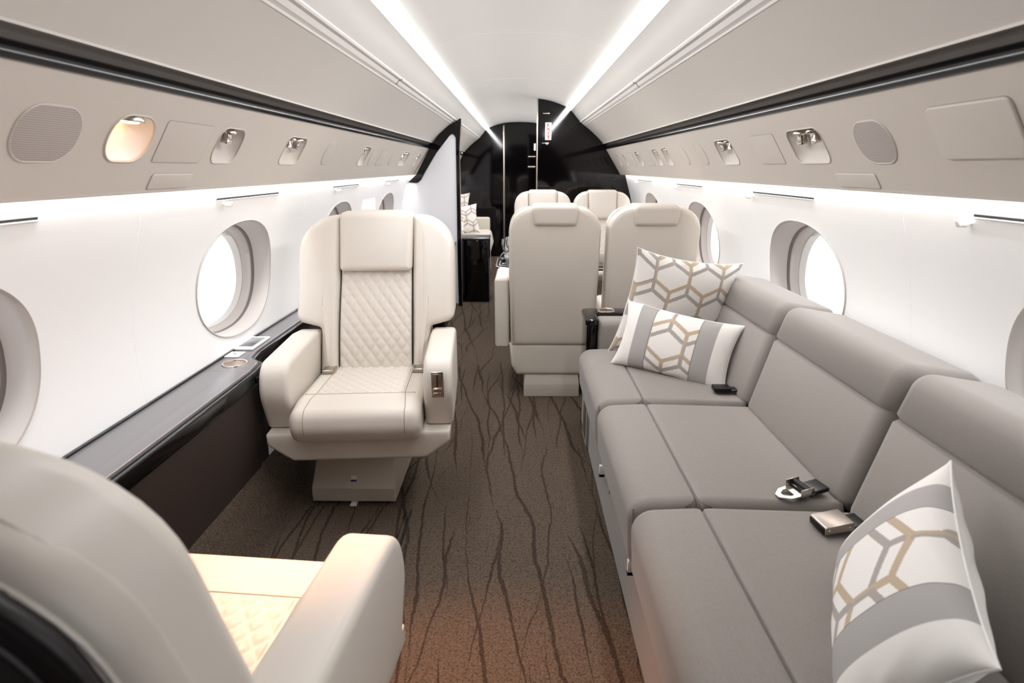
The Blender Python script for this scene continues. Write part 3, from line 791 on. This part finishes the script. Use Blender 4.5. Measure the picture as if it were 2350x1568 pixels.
ROT = PI+math.radians(4.0)
seat((-.572, 2.24, 0), ROT, 'cream leather club chair facing the viewer with quilted back, beside the dark ledge', 'wide cream club chairs', .325, .222, .322, math.radians(24), (-1, 1), aw=.10, ctrl=-1, base_dx=.055, base_rz=-math.radians(4.0))
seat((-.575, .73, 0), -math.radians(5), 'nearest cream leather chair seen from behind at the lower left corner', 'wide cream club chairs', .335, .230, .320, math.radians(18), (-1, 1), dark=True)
nl = seat((.183, 3.45, 0), 0, 'cream seat seen from behind next to the aisle, left of the facing-away pair', 'narrow cream seats round the table', .315, .215, .236, math.radians(8), (-1,), aw=.08, wide=False)
nr = seat((.690, 3.45, 0), 0, 'cream seat seen from behind beside the right wall, behind the patterned cushions', 'narrow cream seats round the table', .315, .215, .236, math.radians(8), (1,), aw=.08, wide=False)
fr = copy_tree(nl); fr.location = (.690, 5.02, 0); fr.rotation_euler = (0, 0, PI); fr['label'] = 'far cream seat facing the viewer beside the right wall, in front of the black bulkhead'
fl = copy_tree(nr); fl.location = (.195, 5.02, 0); fl.rotation_euler = (0, 0, PI); fl['label'] = 'far cream seat facing the viewer next to the aisle, in front of the black bulkhead'

# table between them
t = thing('dining_table', (.45, 4.30, 0), 'black glossy table with chrome edge between the facing cream seats', 'table')
puff('tabletop', [(-.60, -.30, .10), (.55, -.30, .01), (.55, .30, .01), (-.60, .30, .10)], .585, .615, .008, .006, 'black', t, n=8)
tube('chrome_edge', [(u, v, .602) for u, v in rounded([(-.603, -.303, .10), (.553, -.303, .01), (.553, .303, .01), (-.603, .303, .10)], 8)], .006, 'chrome', t, closed=True)
puff('pedestal', [(-.56, -.06, .03), (-.40, -.06, .03), (-.40, .06, .03), (-.56, .06, .03)], 0, .587, .01, 0, 'leather2', t, n=5)
box('side_support', (.40, -.2, .0), (.52, .2, .586), 'leather2', t, .02)
for i, (x, y, lab) in enumerate([(-.085, 4.12, 'clear stemmed glass standing near the table edge by the aisle'), (-.06, 4.25, 'clear glass behind the first glass on the black table')]):
    g = thing('drinking_glass', (x, y, .615), lab, 'glass', 'glasses on the black table')
    lathe('goblet', [(.032, 0), (.030, .003), (.006, .006), (.004, .05), (.010, .07), (.030, .095), (.034, .13), (.031, .165), (.0295, .165), (.032, .13), (.028, .097), (.006, .073)], 'glass', g, 24)
t = thing('napkin', (-.10, 4.38, .615), 'dark folded napkin on the black table', 'napkin')
V = []; F = []
for i in range(9):
    for j in range(9):
        u, v = i/8-.5, j/8-.5; V.append((u*.08, v*.10, .045*max(0, 1-(abs(u)*2.0)**2)*(.8+.2*math.sin(7*v+5*u))))
for i in range(8):
    for j in range(8): a = i*9+j; F.append((a, a+1, a+10, a+9))
mesh('cloth', V, F, 'greyplastic', t)

# ------------------------------------------------------------------ divan (right)
SX = .63
t = thing('divan', (SX, 1.65, 0), 'long grey fabric three-seat divan along the right wall', 'sofa')
def dv(y0): return lambda u, v, w: (u-SX, w-1.65, v)
CY = [(2.655, 1.995), (1.985, 1.325), (1.315, .65)]
BACKX = .78
for i, (yb, ya) in enumerate(CY):
    # seat cushion with a groove
    pr = [(.86, .22), (.300, .215, .01), (.277, .30, .06), (.268, .452, .055), (.425, .4595, .04), (.434, .457, .002), (.438, .4455), (.442, .457, .002), (.455, .4595, .03), (.80, .450)]
    cu = puff('seat_cushion', pr, ya, yb, .030, .030, 'fabric', t, lambda u, v, w: (u-SX, w-1.65, v), n=6, seg=6, ang=60, corner=False)
    tube('cushion_piping', [(.280-SX+.004+.0, ya-1.65+.006, .30), (.268-SX+.014, ya-1.65+.008, .435)], .0015, 'fabric', cu, k=5)
    # back cushion
    bpr = [(.84, .40), (.780, .445, .03), (.846, .688, .0), (.858, .694), (.851, .704), (.884, .808, .045), (1.066, .778, .02), (1.066, .40)]
    puff('back_cushion', bpr, ya+.002, yb-.002, .038, .038, 'fabricb', t, lambda u, v, w: (u-SX, w-1.65, v), n=7, seg=7, ang=60, corner=False)
# base with far door panels
box('base', (.315-SX, -1.0, .0), (.90-SX, 1.10, .235), 'fabric', t, .01)
d = box('door', (.307-SX, .90, .012), (.318-SX, 1.06, .215), 'fabric', t, .003)
box('door_inset', (.305-SX, .93, .035), (.309-SX, 1.03, .195), 'fabricseam', d, .002)
box('joint_line', (.3135-SX, .872, .005), (.3160-SX, .877, .23), 'gap', t, .0005)
# tags on the front
for y, z in ((1.985, .19), (1.40, .215)):
    g = box('tag', (.291-SX, y-1.65-.004, z-.02), (.3085-SX, y-1.65+.010, z+.022), 'white', t, .001)
    box('tag_band', (.2903-SX, y-1.65-.004, z-.022), (.3095-SX, y-1.65+.010, z-.010), 'blue', g, .001)
box('zip_pull', (.300-SX, 1.80-1.65, .205), (.306-SX, 1.81-1.65, .222), 'gap', t, .001)
# armrests
puff('armrest', [(2.668, .30), (2.668, .575, .03), (2.80, .575, .03), (2.80, .30)], .36, .96, .02, .02, 'fabric', t, lambda u, v, w: (w-SX, u-1.65, v), n=5)
puff('armrest', [(.50, .0), (.50, .575, .03), (.64, .575, .03), (.64, .0)], .32, .96, .02, .02, 'fabric', t, lambda u, v, w: (w-SX, u-1.65, v), n=5)
# black end console
t = thing('end_console', (.6, 2.8, 0), 'black lacquer console at the far end of the grey divan with cup holder', 'console')
puff('cap', [(.300, 2.655, .02), (.362, 2.655, .02), (.362, 2.79, .005), (.96, 2.79, .005), (.96, 2.90, .005), (.300, 2.90, .04)], .555, .585, .008, .008, 'black', t, lambda u, v, w: (u-.6, v-2.8, w), n=6)
puff('body', [(.307, 2.662, .02), (.352, 2.662, .02), (.352, 2.80, .005), (.95, 2.80, .005), (.95, 2.895, .005), (.307, 2.895, .03)], .24, .556, 0, 0, 'black', t, lambda u, v, w: (u-.6, v-2.8, w), n=5)
box('plinth', (.32-.6, -.04, 0), (.95-.6, .09, .241), 'fabric', t, .004)
t = thing('cup_holder', (.415, 2.845, .585), 'round chrome-rimmed cup holder in the black console behind the divan arm', 'cup holder')
lathe('rim', [(.034, .0), (.0345, .003), (.037, .0042), (.041, .0035), (.0425, .0005), (.0425, -.002), (.034, -.002)], 'chrome', t, 40)
lathe('well', [(.0345, .0012), (.0344, .0006), (.001, .0005)], 'cupbrown', t, 40)
t = thing('switch_plate', (.55, 2.845, .585), 'small white switch on the black console behind the divan arm', 'switch')
box('plate', (-.022, -.02, 0), (.022, .02, .005), 'white', t, .002)

# seat belts on the divan
t = thing('seat_belt_tongue', (.700, 1.368, .458), 'chrome slotted seat belt tongue lying on the middle of the grey divan', 'seat belt')
t.rotation_euler = (0, math.radians(-8), math.radians(14))
P_ = rounded([(-.062, -.008, .004), (-.062, .008, .004), (-.040, .026, .004), (0, .028, .002), (0, -.028, .002), (-.040, -.026, .004)], 3)
inn = rounded([(-.048, -.006, .004), (-.048, .006, .004), (-.034, .016, .003), (-.024, .016, .003), (-.024, -.016, .003), (-.034, -.016, .003)], 3)
# plate with a slot
o_ = P_ if area(P_) > 0 else P_[::-1]; n_ = inn if area(inn) > 0 else inn[::-1]
def frame_mesh(name, o_, n_, z0, z1, m, parent):
    k = 48
    def samp(poly, c):
        res = []
        for q in range(k):
            a = 2*PI*q/k; d = (math.cos(a), math.sin(a)); best = None
            for i in range(len(poly)):
                p, r = np.array(poly[i-1])-c, np.array(poly[i])-c; e = r-p
                den = d[0]*e[1]-d[1]*e[0]
                if abs(den) < 1e-12: continue
                tt = (p[0]*e[1]-p[1]*e[0])/den; s_ = (p[0]*d[1]-p[1]*d[0])/den
                if tt > 0 and -1e-6 <= s_ <= 1+1e-6: best = tt if best is None else max(best, tt)
            res.append((c[0]+d[0]*best, c[1]+d[1]*best))
        return res
    c = np.array([-.035, 0.]); A = samp(o_, c); B = samp(n_, c)
    V = [(*p, z0) for p in A]+[(*p, z1) for p in A]+[(*p, z0) for p in B]+[(*p, z1) for p in B]; F = []
    for i in range(k):
        j = (i+1) % k
        F += [(i, j, k+j, k+i), (2*k+i, 3*k+i, 3*k+j, 2*k+j), (k+i, k+j, 3*k+j, 3*k+i), (i, 2*k+i, 2*k+j, j)]
    return mesh(name, V, F, m, parent, ang=30)
frame_mesh('tongue_plate', o_, n_, .008, .0115, 'chrome', t)
box('side_flange', (-.016, -.030, .008), (.022, -.0275, .028), 'chrome', t, .001)
box('side_flange', (-.016, .0275, .008), (.022, .030, .028), 'chrome', t, .001)
tube('roller', [(.008, -.027, .019), (.008, .027, .019)], .0085, 'darkmetal', t, k=14)
box('strap', (.010, -.025, .0), (.068, .025, .012), 'blacksatin', t, .003)
t = thing('seat_belt_buckle', (.705, 1.215, .461), 'square chrome seat belt buckle lying on the grey divan near its back', 'seat belt')
t.rotation_euler = (0, math.radians(-6), math.radians(8))
box('buckle_body', (-.036, -.028, .002), (.036, .028, .020), 'darkmetal', t, .003)
puff('buckle_lid', [(-.034, .0035), (-.034, .022, .005), (.036, .0245, .004), (.036, .0035)], -.0295, .0295, .002, .002, 'nickel', t, lambda u, v, w: (u, w, v), n=4, seg=3)
for x in (-.024, .024): lathe('rivet', [(.004, 0), (.0035, .0015), (.001, .002)], 'nickel', t, 12, M_=lambda a, b, w, x=x: (x+a, -.0295-w, .012+b))
box('strap', (.03, -.025, .0), (.072, .025, .010), 'blacksatin', t, .003)
t = thing('seat_belt_buckle', (.735, 2.09, .461), 'dark seat belt end in the divan crease beside the patterned cushions', 'seat belt')
box('buckle_body', (-.03, -.024, .0), (.03, .024, .018), 'darkmetal', t, .004)
box('strap', (.02, -.02, .0), (.09, .02, .010), 'blacksatin', t, .003)

# ------------------------------------------------------------------ pillows
CW = s2l((233, 229, 224)); CG = s2l((166, 159, 154)); CT = s2l((186, 167, 143)); CBG = s2l((168, 164, 161))
def honey(x, y, L, w):
    """distance test to a honeycomb (pointy top, edge L)"""
    s3 = math.sqrt(3); W = s3*L; Hh = 1.5*L
    best = None
    j0 = round(y/Hh)
    for j in (j0-1, j0, j0+1):
        ox = (j % 2)*W/2; i0 = round((x-ox)/W)
        for i in (i0-1, i0, i0+1):
            cx, cy = ox+i*W, j*Hh; d = (x-cx)**2+(y-cy)**2
            if best is None or d < best[0]: best = (d, x-cx, y-cy, i, j)
    _, px, py, i, j = best
    ap = W/2; dmin = 1e9
    for q in range(3):
        a = q*PI/3; dd = ap-abs(px*math.cos(a)+py*math.sin(a))
        dmin = min(dmin, dd)
    return dmin < w, i, j
def pattern_full(x, y, L=.084, w=.0075):
    b_, i, j = honey(x, y-.5*L, L, w); a_, i2, j2 = honey(x, y, L, w)
    if b_ and (i+j) % 2 == 0: return CT
    if a_: return CG
    if b_: return CT if (i*2+j) % 3 else CG
    return CW
def pattern_lumbar(x, y, w):
    ax = abs(x)/(w/2)
    if ax > .70: return CW
    if ax > .40: return CBG
    if ax > .395: return s2l((120, 115, 110))
    return pattern_full(x+.02, y+.03, .085)

def pillow(name, loc, eul, w, h, th, pat, label, n=150, group=None, wr=0.):
    t = thing(name, loc, label, 'cushion', group); t.rotation_euler = eul
    V = []; F = []; C = []
    n2 = max(12, int(n*h/w)); 
    def P(u, v, s_):
        ax, ay = abs(u), abs(v)
        f_ = (1-ax**2.4)*(1-ay**2.4)
        z = s_*th/2*(max(0, f_)**.48)
        x = w/2*u*(1-.075*(1-ay**2)*ax**3 + .03*(ax*ay)**6); y = h/2*v*(1-.085*(1-ax**2)*ay**3 + .03*(ax*ay)**6)
        # seam creases near the edges and corners
        z += wr*s_*math.sin(u*23+v*9)*math.exp(-((1-ax)*7)**2)*(1-ay)*.6 + wr*s_*math.sin(v*19-u*13)*math.exp(-((1-ay)*6)**2)*(1-ax)*.8
        if f_ <= 1e-9: z = 0
        return (x, y, z)
    for s_ in (1, -1):
        base = len(V)
        for i in range(n+1):
            for j in range(n2+1):
                # denser near the rim
                u = math.sin(PI/2*(2*i/n-1)*.999); v = math.sin(PI/2*(2*j/n2-1)*.999)
                if i in (0, n): u = math.copysign(1, u)
                if j in (0, n2): v = math.copysign(1, v)
                V.append(P(u, v, s_)); C.append(pat(u*w/2, v*h/2) if s_ > 0 else CW)
        for i in range(n):
            for j in range(n2):
                a = base+i*(n2+1)+j; q = (a, a+n2+1, a+n2+2, a+1)
                F.append(q if s_ > 0 else q[::-1])
    o = mesh('cover', V, F, 'pillow', t, ang=85, recalc=False)
    ca = o.data.color_attributes.new('pattern', 'FLOAT_COLOR', 'POINT')
    arr = np.ones((len(V), 4), dtype=np.float32); arr[:, :3] = np.array(C); ca.data.foreach_set('color', arr.ravel())
    edge = [P(u, 1, 1) for u in np.linspace(-1, 1, 24)]+[P(1, v, 1) for v in np.linspace(1, -1, 16)[1:]]+[P(u, -1, 1) for u in np.linspace(1, -1, 24)[1:]]+[P(-1, v, 1) for v in np.linspace(-1, 1, 16)[1:-1]]
    tube('edge_seam', edge, .0022, 'white', t, k=6, closed=True)
    return t
pillow('throw_pillow', (.65, 2.50, .675), (1.753, .164, .171), .45, .45, .13, pattern_full, 'large square pillow with grey and gold lattice leaning in the divan corner', n=230, wr=.004)
pillow('throw_pillow', (.612, 2.31, .568), (1.281, .106, -.575), .46, .265, .12, lambda x, y: pattern_lumbar(x, y, .46), 'white lumbar pillow with grey bands in front of the large lattice pillow', n=230, wr=.004)
pillow('throw_pillow', (.622, .850, .572), (1.077, .175, -2.024), .43, .285, .13, lambda x, y: pattern_lumbar(x, y, .43), 'white lumbar pillow with grey bands nearest the viewer at the lower right', n=360, wr=.005)

# ------------------------------------------------------------------ aft lounge on the left
t = thing('cabinet', (-.42, 5.95, 0), 'tall-sided black cabinet at the aisle behind the partition', 'cabinet')
box('body', (-.14, -.22, .0), (.135, .10, .59), 'black', t, .006)
box('top', (-.145, -.225, .59), (.14, .105, .605), 'blacksatin', t, .004)
t = thing('aft_divan', (-.65, 7.0, 0), 'pale cream divan in the aft cabin beyond the black cabinet', 'sofa')
for k_ in range(2):
    y0 = -.85+k_*.80
    puff('seat_cushion', [(.30, .25), (.33, .35, .05), (.30, .50, .05), (-.20, .49), (-.25, .25)], y0, y0+.79, .03, .03, 'creamfab', t, lambda u, v, w: (u, w, v), n=5)
    puff('back_cushion', [(-.25, .40), (-.18, .45, .03), (-.30, .82, .04), (-.40, .80, .02), (-.39, .40)], y0, y0+.79, .03, .03, 'creamfab', t, lambda u, v, w: (u, w, v), n=5)
box('base', (-.25, -.85, 0), (.29, .75, .26), 'creamfab', t, .01)
box('armrest', (-.36, .76, .0), (.28, .88, .64), 'creamfab', t, .025)
pillow('throw_pillow', (-.80, 7.35, .74), (1.75, 0, .35), .42, .42, .12, pattern_full, 'square lattice pillow on the aft divan, tallest of the three', n=90)
pillow('throw_pillow', (-.68, 7.05, .66), (1.45, -.1, .35), .44, .32, .12, pattern_full, 'smaller lattice pillow in front of the tall one on the aft divan', n=90)
pillow('throw_pillow', (-.76, 6.70, .62), (1.3, .15, .5), .36, .28, .11, pattern_full, 'small pillow nearest the black cabinet on the aft divan', n=90)

# ------------------------------------------------------------------ lights
W = bpy.data.worlds.new('daylight'); bpy.context.scene.world = W; W.use_nodes = True
bg = W.node_tree.nodes['Background']; bg.inputs['Color'].default_value = (.95, .97, 1., 1); bg.inputs['Strength'].default_value = 2.2
def spot(name, loc, tgt, e, col, size, blend=.8, rad=.02):
    l = bpy.data.lights.new(name, 'SPOT'); l.energy = e; l.color = col; l.spot_size = size; l.spot_blend = blend; l.shadow_soft_size = rad
    o = bpy.data.objects.new(name, l); COL.objects.link(o); o.location = loc
    o.rotation_euler = (Vector(tgt)-Vector(loc)).to_track_quat('-Z', 'Y').to_euler(); return o
spot('reading_spot_light', (-.80, 1.40, 1.315), (-.12, 1.02, 0), 105, (1., .44, .2), math.radians(52), 1., .015)

sc = bpy.context.scene
sc.view_settings.view_transform = 'Standard'; sc.view_settings.look = 'None'; sc.view_settings.gamma = 1; sc.view_settings.exposure = .1
sc.cycles.use_denoising = True
sc.cycles.max_bounces = 10; sc.cycles.diffuse_bounces = 6; sc.cycles.glossy_bounces = 5; sc.cycles.transmission_bounces = 8; sc.cycles.transparent_max_bounces = 12
sc.cycles.sample_clamp_indirect = 8; sc.cycles.caustics_reflective = False; sc.cycles.caustics_refractive = False
